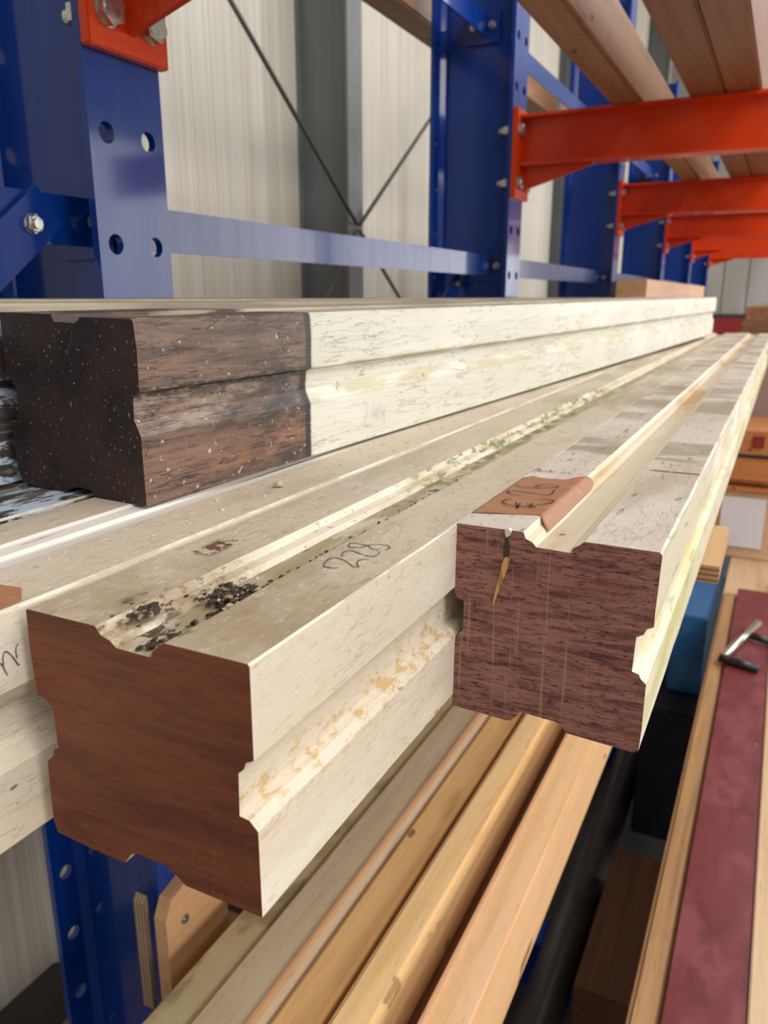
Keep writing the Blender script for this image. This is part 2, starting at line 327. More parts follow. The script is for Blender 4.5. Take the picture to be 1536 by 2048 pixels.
m_moss = mat('stained_pale_plank', srgb(196, 172, 126), .6, [dict(c=srgb(140, 122, 86), s=(1, .4, 1), n=26, lo=.5, hi=.62, a=.8, d=7), dict(c=srgb(198, 182, 140), n=12, lo=.5, hi=.7, a=.6)], [dict(s=(1, .2, 1), n=120, k=.3, h=.0008)])
m_rose = timber('pinkish_laminated_wood', (230, 186, 136), (212, 164, 112), (222, 184, 154), 4)
m_beam = timber('rough_larch', (158, 112, 78), (116, 76, 50), (178, 132, 92), 5, freq=.7)
m_larch2 = timber('brown_larch', (134, 88, 62), (98, 60, 40), (148, 102, 72), 12, freq=.7)
m_ply = timber('plywood_face', (214, 166, 122), (196, 146, 102), (224, 180, 138), 3, rough=.55, knots=False)
m_plyedge = mat('plywood_edge', srgb(190, 150, 104), .6, [dict(c=srgb(120, 84, 54), s=(0, 0, 1), t='wave', dir='Z', n=60, dist=0, lo=.5, hi=.7, a=.8)])
m_plyedge_x = mat('plywood_edge_upright', srgb(178, 150, 124), .6, [dict(c=srgb(110, 84, 66), s=(1, 0, 0), t='wave', dir='X', n=60, dist=0, lo=.5, hi=.7, a=.8)])
m_bench = timber('bench_board', (206, 172, 134), (188, 152, 112), (214, 184, 148), 8, knots=False)
m_brown = timber('brown_plank', (164, 124, 80), (120, 84, 52), (182, 142, 96), 11)
m_red = mat('dark_red_board_paint', srgb(108, 38, 42), .42, [
    dict(c=srgb(140, 74, 78), s=(1, .5, 1), n=16, lo=.45, hi=.65, a=.45),
    dict(c=srgb(84, 24, 28), s=(1, .5, 1), n=28, lo=.52, hi=.68, a=.6),
    dict(c=srgb(200, 150, 120), s=(1, 1, 1), n=60, lo=.74, hi=.77, a=.9)], [dict(n=50, k=.2, h=.001)])
m_blue = mat('blue_gloss_paint', srgb(0, 50, 132), .42, [
    dict(c=srgb(20, 66, 140), s=(1, 1, .15), n=60, lo=.5, hi=.7, a=.25)],
    [dict(s=(1, 1, .4), n=90, k=.06, h=.001)], coat=.6, spec=.18,
    rlayers=dict(s=(1, 1, .12), n=40, lo=.4, hi=.7, to=.55))
m_blue2 = mat('light_blue_paint', srgb(50, 108, 160), .4, [dict(c=srgb(90, 140, 180), n=8, lo=.5, hi=.7, a=.5)])
m_orange = mat('orange_gloss_paint', srgb(214, 64, 16), .38, [dict(c=srgb(190, 44, 10), n=5, lo=.45, hi=.7, a=.4)], [dict(n=60, k=.05, h=.001)], coat=.3, spec=.2)
m_zinc = mat('zinc_plated_steel', srgb(196, 196, 190), .28, [dict(c=srgb(150, 146, 138), n=140, lo=.5, hi=.7, a=.6)], [dict(n=200, k=.15, h=.0005)], metallic=.9)
m_steel = mat('grey_painted_steel', srgb(120, 122, 122), .5, [dict(c=srgb(100, 100, 100), s=(1, 1, .1), n=12, lo=.4, hi=.7, a=.5)], [dict(n=60, k=.05, h=.001)])
m_cable = mat('dark_steel_rod', srgb(96, 92, 86), .5, metallic=.4)
m_wall = mat('cream_cladding', srgb(206, 198, 182), .42, [
    dict(c=srgb(222, 216, 204), s=(1, 12, .12), n=3, lo=.4, hi=.62, a=.7),
    dict(c=srgb(178, 164, 142), s=(1, 30, .15), n=3, lo=.5, hi=.68, a=.6)], [dict(s=(1, 30, .1), n=6, k=.12, h=.002)], spec=.5)
m_wallfar = mat('grey_cladding', srgb(166, 160, 154), .35, [dict(c=srgb(190, 190, 190), s=(1, 1, .4), n=1.2, lo=.45, hi=.6, a=.5)], [dict(s=(8, 1, .1), n=3, k=.1, h=.003)])
m_skirt = mat('red_skirting', srgb(140, 32, 28), .5)
m_dark = mat('dark_trim_and_gap_shade', srgb(50, 48, 46), .6)
m_floor = mat('shadow_toned_concrete', srgb(66, 62, 60), .7, [dict(c=srgb(54, 50, 48), n=3, lo=.4, hi=.65, a=.7), dict(c=srgb(60, 56, 52), n=40, lo=.6, hi=.7, a=.5)], [dict(n=40, k=.2, h=.002)])  # concrete base darkened to carry the shadow lying over the floor
m_ceil = mat('pale_roof_sheet', srgb(200, 198, 192), .7, [dict(c=srgb(180, 178, 172), s=(6, .1, 1), n=4, lo=.4, hi=.6, a=.5)])
m_crate = timber('orange_brown_boxwood', (190, 122, 68), (150, 90, 46), (206, 142, 86), 3, 'x')
m_mauve = mat('mauve_grey_board', srgb(172, 142, 132), .6, [dict(c=srgb(150, 122, 112), s=(1, 1, .4), n=4, lo=.4, hi=.6, a=.6)])
m_paper = mat('white_paper', srgb(216, 214, 218), .6)
m_black = mat('black_plastic', srgb(28, 28, 30), .35)
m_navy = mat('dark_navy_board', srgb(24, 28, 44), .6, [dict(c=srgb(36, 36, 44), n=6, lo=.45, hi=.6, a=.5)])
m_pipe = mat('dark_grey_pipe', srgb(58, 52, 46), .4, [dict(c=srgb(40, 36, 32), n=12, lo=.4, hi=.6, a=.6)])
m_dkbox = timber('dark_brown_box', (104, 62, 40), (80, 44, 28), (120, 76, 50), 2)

# ------------------------------------------------------------ the setting
WX = -1.76          # inside face of the long wall behind the rack
def ribbed_wall():
    g = G(); y = -5.0; pts = []
    while y < 12.0:
        pts += [(WX, y), (WX, y+.26), (WX+.028, y+.30), (WX+.028, y+.52), (WX, y+.56)]; y += .60
    n = len(pts); v = [(x, yy, FL) for x, yy in pts]+[(x, yy, 3.0) for x, yy in pts]
    g.add(v, [(k, k+1, n+k+1, n+k) for k in range(n-1)])
    g.box(WX-.12, WX-.002, -5, 12.1, FL, 3.0)
    return g.out('wall_left', m_wall, origin=(WX, 3.5, FL))
tag(ribbed_wall(), kind='structure')
def flatbox(name, m, *a, **k):
    x0, x1, y0, y1, z0, z1 = a
    return tag(G().box(*a).out(name, m, origin=((x0+x1)/2, (y0+y1)/2, z0)), kind='structure')
g = G()
for i in range(26):
    x = -1.76+i*.31; g.box(x, x+.29, 12.0, 12.03, -1.23, 3.0)
g.box(-1.88, 6.1, 12.03, 12.15, FL, 3.0)
tag(g.out('wall_far', m_wallfar, origin=(2, 12, FL)), kind='structure')
flatbox('wall_right', m_ceil, 5.9, 6.05, -5, 12.1, FL, 3.0)
flatbox('floor', m_floor, -1.9, 6.1, -5, 12.2, FL-.1, FL)
flatbox('ceiling', m_ceil, -1.9, 6.1, -5, 12.2, 3.0, 3.1)
flatbox('trim_1', m_skirt, -1.7, 5.9, 11.93, 11.995, -.62, -.27)
flatbox('trim_2', m_dark, -1.7, 5.9, 11.94, 11.995, -.27, -.22)
# window and rooflight frames that the daylight comes through
def window(name, x0, x1, y0, y1, z0, z1, m=m_steel, nb=6, flat=False):
    g = G(); t = .05
    if not flat:
        g.box(x0, x1, y0, y1, z0, z0+t).box(x0, x1, y0, y1, z1-t, z1)
        for i in range(nb+1):
            yy = y0+(y1-y0-t)*i/nb; g.box(x0, x1, yy, yy+t, z0, z1)
    else:
        g.box(x0, x0+t, y0, y1, z0, z1).box(x1-t, x1, y0, y1, z0, z1)
        for i in range(nb+1):
            yy = y0+(y1-y0-t)*i/nb; g.box(x0, x1, yy, yy+t, z0, z1)
    return tag(g.out(name, m, origin=((x0+x1)/2, (y0+y1)/2, z0)), kind='structure')
window('window_1', 5.82, 5.9, -2.0, 2.4, 1.15, 2.65)
window('door_1', 5.80, 5.9, 6.1, 11.7, FL, 1.80, nb=2)
window('added_far_frame', 2.3, 5.7, 11.88, 11.95, 1.75, 1.85, nb=1)  # frame made to go with the added far light
window('window_2', .95, 3.45, -2.6, 8.6, 2.94, 3.0, flat=True)

def isec(b, z0, z1, tf, tw):
    return [(-b, z0), (b, z0), (b, z0+tf), (tw, z0+tf), (tw, z1-tf), (b, z1-tf), (b, z1), (-b, z1), (-b, z1-tf), (-tw, z1-tf), (-tw, z0+tf), (-b, z0+tf)]
def ibeam(g, cx, cy, z0, z1, d=.2, b=.1, tf=.0085, tw=.0056, m=0):
    g.box(cx-d/2, cx-d/2+tf, cy-b/2, cy+b/2, z0, z1, m=m)
    g.box(cx+d/2-tf, cx+d/2, cy-b/2, cy+b/2, z0, z1, m=m)
    g.box(cx-d/2+tf, cx+d/2-tf, cy-tw/2, cy+tw/2, z0, z1, m=m)
# wall posts
for k, yy in enumerate((-1.0, 2.72, 6.45, 10.1)):
    g = G(); ibeam(g, -1.63, yy+.05, FL, 3.0, .24, .11, .01, .008)
    tag(g.out('trim_%d' % (k+3), m_steel, origin=(-1.63, yy+.05, FL)), kind='structure')

# ------------------------------------------------------------ rack columns
Y0, PITCH, NC = .634, 1.247, 6
def holed_flange(x0, x1, z0, z1, zfirst, pitch=.101, gauge=.056, r=.0098):
    """flange strip in the y-z plane with round holes, as a closed plate"""
    g = G(); ys = [-.05, 0, .05]; n = 20
    k0 = math.ceil((z0+pitch/2-zfirst)/pitch); k1 = math.floor((z1-pitch/2-zfirst)/pitch)
    def ring(cy, cz, ya, yb, za, zb):
        inner, outer = [], []
        ang = [2*math.pi*(i+.5)/n for i in range(n)]
        for (py, pz) in ((ya, za), (yb, za), (yb, zb), (ya, zb)):
            t = math.atan2(pz-cz, py-cy) % (2*math.pi)
            j = min(range(n), key=lambda i: abs(ang[i]-t)); ang[j] = t
        for t in ang:
            c, s_ = math.cos(t), math.sin(t)
            inner.append((cy+r*c, cz+r*s_))
            tt = []
            if c > 1e-6: tt.append((yb-cy)/c)
            if c < -1e-6: tt.append((ya-cy)/c)
            if s_ > 1e-6: tt.append((zb-cz)/s_)
            if s_ < -1e-6: tt.append((za-cz)/s_)
            q = min(tt); outer.append((cy+q*c, cz+q*s_))
        v = []; f = []
        for x in (x0, x1):
            for p in inner+outer: v.append((x, p[0], p[1]))
        for i in range(n):
            j = (i+1) % n
            f += [(i, j, n+j, n+i), (2*n+i, 3*n+i, 3*n+j, 2*n+j), (i, 2*n+i, 2*n+j, j)]
        g.add(v, f)
    for k in range(k0, k1+1):
        zc = zfirst+k*pitch
        ring(-gauge/2, zc, -.05, 0, zc-pitch/2, zc+pitch/2); ring(gauge/2, zc, 0, .05, zc-pitch/2, zc+pitch/2)
    za, zb = zfirst+k0*pitch-pitch/2, zfirst+k1*pitch+pitch/2
    if za > z0: g.box(x0, x1, -.05, .05, z0, za)
    if zb < z1: g.box(x0, x1, -.05, .05, zb, z1)
    g.add([(x0, -.05, za), (x1, -.05, za), (x1, -.05, zb), (x0, -.05, zb)], [(0, 1, 2, 3)])
    g.add([(x0, .05, za), (x1, .05, za), (x1, .05, zb), (x0, .05, zb)], [(0, 1, 2, 3)])
    return g
def make_column():
    t = thing('rack_column', (-.7, Y0, FL), '', 'rack column', 'blue cantilever rack columns')
    zf = .0505-FL
    holed_flange(.0915, .1, 0, 2.95, zf).out('front_flange', m_blue, t)
    holed_flange(-.1, -.0915, 0, 2.95, zf).out('rear_flange', m_blue, t)
    G().box(-.0915, .0915, -.0028, .0028, 0, 2.95).out('web', m_blue, t)
    for sx in (-1, 1):
        for sy in (-1, 1):
            G().prism([(sx*.0915, sy*.0028), (sx*.0915, sy*.0128), (sx*.0840, sy*.0050), (sx*.0815, sy*.0028)], .001, 2.949, 'z').out('root_fillet', m_blue, t)
    g = G().prism(isec(.05, 0, .16, .0085, .003), .1005, .50, 'x')
    g.out('base_beam', m_blue, t)
    return t
col0 = make_column()
who = ['nearest blue rack column at the left edge, orange plate bolted at its top',
       'second blue rack column, the wide dark one in the middle of the picture',
       'third blue rack column from the camera',
       'fourth blue rack column from the camera',
       'fifth blue rack column from the camera',
       'sixth and farthest blue rack column in front of the grey end wall']
col0['label'] = who[0]
for k in range(1, NC): dup(col0, (-.7, Y0+k*PITCH, FL), who[k])

def bolt(g, p, d, head=.0150, h=.009, stem=0, ph=.4):
    p = Vector(p); d = Vector(d)
    g.cyl(p, p+d*.0012, head*1.02, 24)
    g.cyl(p+d*.0012, p+d*h, head, 6, phase=ph); g.cyl(p+d*h, p+d*(h+.0012), head*.865, 24, r2=head*.76)
    if stem: g.cyl(p+d*h, p+d*(h+stem), head*.55, 14)
# ------------------------------------------------------------ orange arms
ZA = .396
def make_arm(n=1.25):
    """arm origin: centre of the column's front face, top of the arm; runs out along +x"""
    t = thing('cantilever_arm', (-.6, Y0, ZA), '', 'rack arm', 'orange cantilever rack arms')
    G().box(.001, .013, -.052, .052, -.176, .012, bev=.0015).out('end_plate', m_orange, t)
    g = G(); b = .0275
    g.prism(isec(b, -.107, 0, .0065, .0025), .0135, n, 'x')
    g.out('arm_beam', m_orange, t)
    G().prism([(.013, -.107), (.175, -.107), (.175, -.111), (.013, -.158)], -.004, .004, 'y').out('gusset', m_orange, t)
    for zz in (-.143, -.032):
        for yy in (-.028, .028):
            g = G(); bolt(g, (.013, yy, zz), (1, 0, 0), ph=.4 if yy < 0 else .8)
            bo = g.out('bolt', m_zinc, t); g = G()
            # nut and thread end behind the flange
            p = Vector((-.0095, yy, zz)); g.cyl(p, p-Vector((.003, 0, 0)), .0165, 20); g.cyl(p-Vector((.003, 0, 0)), p-Vector((.015, 0, 0)), .0145, 6, phase=.5)
            g.cyl(p-Vector((.015, 0, 0)), p-Vector((.026, 0, 0)), .0078, 14)
            g.out('nut', m_zinc, bo)
    return t
arm0 = make_arm()
arms = ['orange rack arm at the top left, big hexagon bolts on its end plate',
        'large orange rack arm reaching right from the second blue column',
        'second orange arm down the row, on the third blue column',
        'third orange arm down the row, on the fourth blue column',
        'fourth orange arm down the row, on the fifth blue column',
        'farthest orange arm, on the sixth blue column']
arm0['label'] = arms[0]
for k in range(1, NC): dup(arm0, (-.6, Y0+k*PITCH, ZA), arms[k])
# arms that carry the two lower loads; hidden under the timbers except from other positions
def make_short_arm(n=.50):
    t = thing('cantilever_arm', (-.6, Y0, -.2425), '', 'rack arm', 'orange cantilever rack arms')
    for ch in arm0.children:
        if ch.name.startswith('arm_beam'): continue
        c = ch.copy(); COL.objects.link(c); c.parent = t
        for q in ch.children:
            e = q.copy(); COL.objects.link(e); e.parent = c
    g = G(); b = .0275
    g.prism(isec(b, -.107, 0, .0065, .0025), .0135, n, 'x')
    g.out('arm_beam', m_orange, t)
    return t
sa = make_short_arm()
low = make_short_arm(.385); low.location.z = -.8785; low['label'] = 'orange rack arm under the pile of pale planks, column nearest from the camera'
for k in range(1, NC):
    a = dup(low, (-.6, Y0+k*PITCH, -.8785), 'orange rack arm under the pile of pale planks, column %s from the camera' % ['nearest', 'second', 'third', 'fourth', 'fifth', 'sixth'][k])
sa['label'] = 'orange rack arm on the nearest column under the painted beams'
for k in range(1, 3):
    dup(sa, (-.6, Y0+k*PITCH, -.2425), 'orange rack arm on the %s column under the painted beams' % ['second', 'third'][k-1])

# ------------------------------------------------------------ rails between the columns
def make_rail(z=.0735, h=.047):
    t = thing('rack_rail', (-.65, Y0, z), '', 'rack rail', 'blue rails between the rack columns')
    L = PITCH-.0056
    G().prism([(-.004, -h/2), (0, -h/2), (0, h/2), (-.045, h/2), (-.045, h/2-.004), (-.004, h/2-.004)], .003, L, 'y').out('rail_bar', m_blue, t)
    for yy, s in ((.003, 1), (L, -1)):
        g = G().box(-.05, .03, min(yy, yy+s*.006), max(yy, yy+s*.006), -h/2-.012, h/2+.006)
        g.out('cleat', m_blue, t)
    for yy, s in ((L, -1), (.003, 1)):
        for xx in (-.032, .012):
            g = G(); bolt(g, (xx, yy+s*.006, 0), (0, s, 0), head=.0085, h=.006, stem=.004); g.out('bolt', m_zinc, t)
    return t
rail0 = make_rail()
bays = ['between the first and second blue columns', 'between the second and third blue columns', 'between the third and fourth blue columns', 'between the fourth and fifth blue columns', 'between the fifth and sixth blue columns']
rail0['label'] = 'shiny blue lower rail ' + bays[0]
for k in range(1, 5): dup(rail0, (-.65, Y0+k*PITCH, .0735), 'shiny blue lower rail ' + bays[k])
dup(rail0, (-.65, Y0-PITCH, .0735), 'dark blue lower rail leaving the frame left of the nearest column')
for k in range(0, 5): dup(rail0, (-.68, Y0+k*PITCH, .588), 'blue upper rail ' + bays[k])
def make_brace(down=1):
    t = thing('diagonal_brace', (-.720, Y0, .05), '', 'rack brace', 'blue diagonal braces between the rack columns')
    L = PITCH
    a, b = Vector((0, .02, 0)), Vector((0, L-.02, -.95))
    if down < 0: a, b = Vector((-.012, .02, -.95)), Vector((-.012, L-.02, 0))
    d = (b-a).normalized(); n = Vector((0, -d.z, d.y))*.022
    g = G(); v = []
    for x in (0, .005):
        for p in (a+n, b+n, b-n, a-n): v.append(p+Vector((x, 0, 0)))
    g.add(v, [(0, 1, 2, 3), (7, 6, 5, 4), (0, 4, 5, 1), (1, 5, 6, 2), (2, 6, 7, 3), (3, 7, 4, 0)])
    g.out('brace_bar', m_blue, t)
    for p in (a+d*.03, b-d*.03):
        g = G(); bolt(g, p+Vector((.005, 0, 0)), (1, 0, 0), head=.009, h=.006, stem=.004); g.out('bolt', m_zinc, t)
    return t
br = make_brace(1); br['label'] = 'blue diagonal brace falling away from the nearest column to the second'
br2 = make_brace(-1); br2['label'] = 'blue diagonal brace falling from the second column to the nearest'
dup(br2, (-.637, Y0-PITCH-.045, .085), 'dark blue diagonal brace at the left edge, falling left from the nearest column')
dup(br, (-.720, Y0+PITCH, .05), 'blue diagonal brace falling away from the second column to the third')

# steel rods crossing in front of the wall
def rod(a, b, label):
    g = G().cyl(a, b, .0075, 10)
    tag(g.out('bracing_rod', m_cable, origin=a, smooth=True), label, 'bracing rod', 'steel bracing rods crossing on the wall')
PX = -1.49
c = (PX, 2.75, .255)
rod((PX, 1.60, 1.10), (PX, 2.74, .265), 'dark steel rod slanting down from top left to the wall post')
rod((PX, 2.76, .265), (PX, 4.7, 1.70), 'dark steel rod rising right from the wall post behind the second column')
rod((PX, 2.76, .245), (PX, 4.4, -.90), 'dark steel rod falling right from the wall post below the blue rail')
rod((PX, 2.74, .245), (PX, 1.6, -.90), 'dark steel rod falling left from the wall post below the blue rail')

# ------------------------------------------------------------ moulded timbers
def moulded(name, outline, ys, mats, classify, origin, jit=.00035, seed=0, parent=None):
    """outline (x,z) near-end section running along +y; small unevenness along its length"""
    n = len(outline); v = []; f = []; mi = []
    cx = sum(p[0] for p in outline)/n; cz = sum(p[1] for p in outline)/n
    for j, y in enumerate(ys):
        for i, (x, z) in enumerate(outline):
            k = jit
            q = Vector((x*60+seed, y*28, z*60))
            dx = noise.noise(q)*k; dz = noise.noise(q+Vector((31, 7, 3)))*k
            v.append((x+dx, y, z+dz))
    for j in range(len(ys)-1):
        for i in range(n):
            i2 = (i+1) % n
            f.append((j*n+i, j*n+i2, (j+1)*n+i2, (j+1)*n+i)); mi.append(classify(i, outline[i], outline[i2]))
    f.append(tuple(range(n))); mi.append(len(mats)-1)
    f.append(tuple((len(ys)-1)*n+i for i in reversed(range(n)))); mi.append(len(mats)-1)
    return make(name, v, f, mats, parent, origin, mi)
def ysteps(y0, y1, first=.004, grow=1.12, cap=.25):
    ys = [y0]; s = first
    while ys[-1]+s < y1: ys.append(ys[-1]+s); s = min(s*grow, cap)
    ys.append(y1); return ys
B2 = [(-0.2682,-0.1256),(-0.2674,-0.1248),(-0.2291,-0.1247),(-0.2263,-0.1282),(-0.2217,-0.1296),(-0.2189,-0.132),(-0.2015,-0.1322),(-0.2002,-0.1293),(-0.1941,-0.1247),(-0.1556,-0.1247),(-0.1547,-0.1256),(-0.1552,-0.1635),(-0.1587,-0.1654),(-0.16,-0.1687),(-0.1624,-0.1709),(-0.1628,-0.1895),(-0.1582,-0.1901),(-0.1545,-0.1939),(-0.1547,-0.2326),(-0.1927,-0.2328),(-0.1976,-0.2293),(-0.2032,-0.2266),(-0.2183,-0.2264),(-0.2221,-0.2281),(-0.2262,-0.2339),(-0.2408,-0.2341),(-0.2664,-0.2325),(-0.2683,-0.2269),(-0.2672,-0.1963),(-0.2629,-0.1926),(-0.2616,-0.1885),(-0.259,-0.1873),(-0.2592,-0.1693),(-0.2636,-0.1649),(-0.268,-0.1636),(-0.2685,-0.1527),(-0.2689,-0.1424)]
B3 = [(-0.1556,-0.1254),(-0.1548,-0.1246),(-0.1263,-0.1245),(-0.1157,-0.1245),(-0.1141,-0.1283),(-0.1104,-0.1298),(-0.108,-0.1323),(-0.089,-0.1327),(-0.0883,-0.13),(-0.0847,-0.1278),(-0.0822,-0.1255),(-0.0437,-0.1256),(-0.0424,-0.1272),(-0.0431,-0.1582),(-0.0431,-0.167),(-0.0465,-0.1688),(-0.0482,-0.1725),(-0.0516,-0.1744),(-0.0521,-0.1944),(-0.0484,-0.1953),(-0.0471,-0.198),(-0.0443,-0.2003),(-0.0441,-0.2274),(-0.0448,-0.2409),(-0.0476,-0.2426),(-0.0679,-0.2417),(-0.0847,-0.2406),(-0.0881,-0.2366),(-0.0922,-0.2352),(-0.1125,-0.234),(-0.1142,-0.237),(-0.1176,-0.2409),(-0.1207,-0.2417),(-0.1554,-0.2405),(-0.1550,-0.2381),(-0.1549,-0.1989),(-0.1533,-0.1959),(-0.1528,-0.1932),(-0.1494,-0.1893),(-0.1496,-0.171),(-0.1534,-0.1704),(-0.1554,-0.1664),(-0.1556,-0.1648)]
def classify_for(outline, top_flat, groove, edges):
    xs = [p[0] for p in outline]; zs = [p[1] for p in outline]; zt = max(zs)
    def c(i, a, b):
        if i in edges: return 3
        if i in groove: return 2
        if i in top_flat: return 0
        return 1
    return c
def origin_of(outline, y0): return (min(p[0] for p in outline), y0, min(p[1] for p in outline))
beams = 'old moulded window-frame beams on the rack'
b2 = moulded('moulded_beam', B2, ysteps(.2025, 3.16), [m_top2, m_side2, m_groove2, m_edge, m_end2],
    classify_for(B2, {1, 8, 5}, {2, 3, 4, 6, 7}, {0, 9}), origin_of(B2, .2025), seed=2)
tag(b2, 'cream painted moulded beam with smooth red-brown cut end, numbered 228, nearest of all', 'wooden beam', beams)
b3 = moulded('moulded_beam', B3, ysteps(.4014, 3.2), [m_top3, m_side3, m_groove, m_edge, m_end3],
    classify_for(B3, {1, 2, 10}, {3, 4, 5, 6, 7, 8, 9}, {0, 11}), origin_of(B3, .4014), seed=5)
tag(b3, 'cream painted moulded beam with rough sawn purple-brown end and brown paper price tag', 'wooden beam', beams)
# left neighbour, seen along its right flank and top
B1 = [(-.3895,-.1262),(-.3880,-.1250),(-.3540,-.1250),(-.3520,-.1264),(-.3425,-.1270),(-.3405,-.1290),(-.3350,-.1293),(-.3300,-.1262),(-.3235,-.1258),(-.3200,-.1250),(-.2762,-.1250),(-.2750,-.1264),
      (-.2748,-.1600),(-.2775,-.1640),(-.2800,-.1680),(-.2860,-.1730),(-.2860,-.1880),(-.2800,-.1925),(-.2755,-.1960),(-.2752,-.2310),(-.2775,-.2335),(-.3200,-.2335),(-.3260,-.2270),(-.3500,-.2270),(-.3560,-.2340),(-.3880,-.2340),(-.3895,-.2300),(-.3890,-.1960),(-.3830,-.1900),(-.3830,-.1720),(-.3890,-.1650)]
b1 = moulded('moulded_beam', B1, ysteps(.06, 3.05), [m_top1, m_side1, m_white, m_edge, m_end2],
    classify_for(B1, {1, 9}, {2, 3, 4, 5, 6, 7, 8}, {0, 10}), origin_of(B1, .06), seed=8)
tag(b1, 'cream painted moulded beam left of the beam numbered 228, its near end out of the picture', 'wooden beam', beams)
B0 = [(x-.1215, z) for x, z in B1]
b0 = moulded('moulded_beam', B0, ysteps(.05, 5.2), [m_flaky, m_flaky, m_flaky, m_edge, m_endU],
    classify_for(B0, {1, 9}, {2, 3, 4, 5, 6, 7, 8}, {10}), origin_of(B0, .05), seed=11)
tag(b0, 'weathered dark beam with flaking blue-white paint under the charred-looking beam end', 'wooden beam', beams)
# upper beam, lying slightly askew on top
UPS = [(-0.1215,0.1155),(-0.0711,0.1148),(-0.0687,0.1103),(-0.0494,0.11),(-0.0449,0.1133),(-0.0012,0.1127),(0.0001,0.1112),(0.0013,0.096),(0.0006,0.0707),(-0.0047,0.0683),(-0.006,0.0538),(-0.0014,0.0435),(-0.0015,0.025),(-0.0016,0.0004),(-0.0164,0.0002),(-0.0476,0.0006),(-0.0508,0.0042),(-0.065,0.0052),(-0.0782,0.0005),(-0.0973,0.0005),(-0.1096,0.0009),(-0.1198,0.0025),(-0.1233,0.012),(-0.1236,0.0263),(-0.1226,0.0419),(-0.1187,0.0425),(-0.1161,0.0502),(-0.1135,0.0657),(-0.1192,0.0737),(-0.1225,0.078),(-0.1221,0.0993)]
up = moulded('moulded_beam', UPS, ysteps(0, 2.4036), [m_uptop, m_upside, m_uptop, m_edge, m_endU],
    classify_for(UPS, {0, 4}, {1, 2, 3}, {99}), (0, 0, 0), seed=14)
up.location = (-.3385, .350, -.1248)
up.rotation_euler = (math.radians(.30), 0, math.radians(-3.13))
tag(up, 'white painted beam on the upper layer with blackened bare brown end, numbered 244', 'wooden beam', beams)
UB0 = UPS[:7]+[(0.0006,0.1035)]+UPS[7:]
UB = [(x-.467-.002, z*1.075-.125) for x, z in UB0]
ub = moulded('moulded_beam', UB, ysteps(.05, 5.2), [m_uptop, m_flaky, m_uptop, m_flaky, m_endU],
    classify_for(UB, {0, 4, 5, 6}, {1, 2, 3}, {99}), origin_of(UB, .05), seed=17)
tag(ub, 'dark weathered upper beam behind the blackened beam end at the left edge', 'wooden beam', beams)

# handwriting -------------------------------------------------------------
def strokes(name, lines, plane, at, w, m, parent, label=None):
    """thin inked lines lying on a face. plane 'z': points (x,y); plane 'x': points (y,z)"""
    g = G()
    for ln in lines:
        # Catmull-Rom smoothing
        P = [Vector(p) for p in ln]; Q = []
        for i in range(len(P)-1):
            p0, p1, p2, p3 = P[max(i-1, 0)], P[i], P[i+1], P[min(i+2, len(P)-1)]
            for s in range(4):
                t = s/4; Q.append(.5*((2*p1)+(p2-p0)*t+(2*p0-5*p1+4*p2-p3)*t*t+(3*p1-p0-3*p2+p3)*t**3))
        Q.append(P[-1]); v = []
        for i, q in enumerate(Q):
            d = (Q[min(i+1, len(Q)-1)]-Q[max(i-1, 0)]); d = d.normalized() if d.length > 0 else Vector((1, 0))
            n = Vector((-d.y, d.x))*w*(.8+.4*noise.noise(Vector((i*.7, w*1e3, 0))))
            for p in (q+n, q-n):
                v.append((p.x, p.y, at) if plane == 'z' else (at, p.x, p.y))
        g.add(v, [(2*i, 2*i+1, 2*i+3, 2*i+2) for i in range(len(Q)-1)])
    og = parent.location if parent else Vector()
    if parent and parent.rotation_euler.z != 0: og = Vector()
    o = make(name, [tuple(Vector(x)-og) for x in g.v], g.f, m, parent)
    if label: o['label'] = label
    return o
strokes('handwriting', [[(-0.1773,0.3045),(-0.1788,0.3029),(-0.1815,0.3028),(-0.1846,0.3031),(-0.1869,0.3083),(-0.1878,0.3136),(-0.1861,0.3165),(-0.1827,0.3162),(-0.1779,0.3137),(-0.1722,0.3093),(-0.1699,0.309),(-0.1691,0.3098),(-0.1721,0.3134),(-0.1735,0.3175),(-0.1728,0.3203),(-0.1702,0.322)],
 [(-0.1838,0.3202),(-0.1856,0.3224),(-0.1866,0.3262),(-0.186,0.3291),(-0.1836,0.33),(-0.1792,0.3281),(-0.1739,0.3265),(-0.1705,0.3262),(-0.1695,0.3296),(-0.1706,0.3351)],
 [(-0.1727,0.337),(-0.1772,0.338),(-0.1808,0.3411),(-0.182,0.3374),(-0.1854,0.3352),(-0.1885,0.3351),(-0.1903,0.3378),(-0.1903,0.341),(-0.1867,0.3419),(-0.1813,0.3415),(-0.1778,0.3447),(-0.1741,0.3464),(-0.1699,0.3444),(-0.1686,0.3423),(-0.1692,0.339)]],
 'z', -.12425, .00042, m_pencil, b2, 'handwritten 228 in pencil')
strokes('handwriting', [[(-0.1551,0.5559),(-0.1539,0.5687),(-0.1518,0.5555),(-0.151,0.564),(-0.1492,0.5548),(-0.1472,0.5618),(-0.1449,0.5562),(-0.1431,0.5639),(-0.1426,0.5562),(-0.1401,0.5614)],[(-0.1348,0.5562),(-0.1337,0.5607),(-0.1312,0.5569)],[(-0.1309,0.5621),(-0.1276,0.5579),(-0.1257,0.5596)]],
 'z', -.1241, .0003, m_ink, b3, 'small scribbled word in ink')
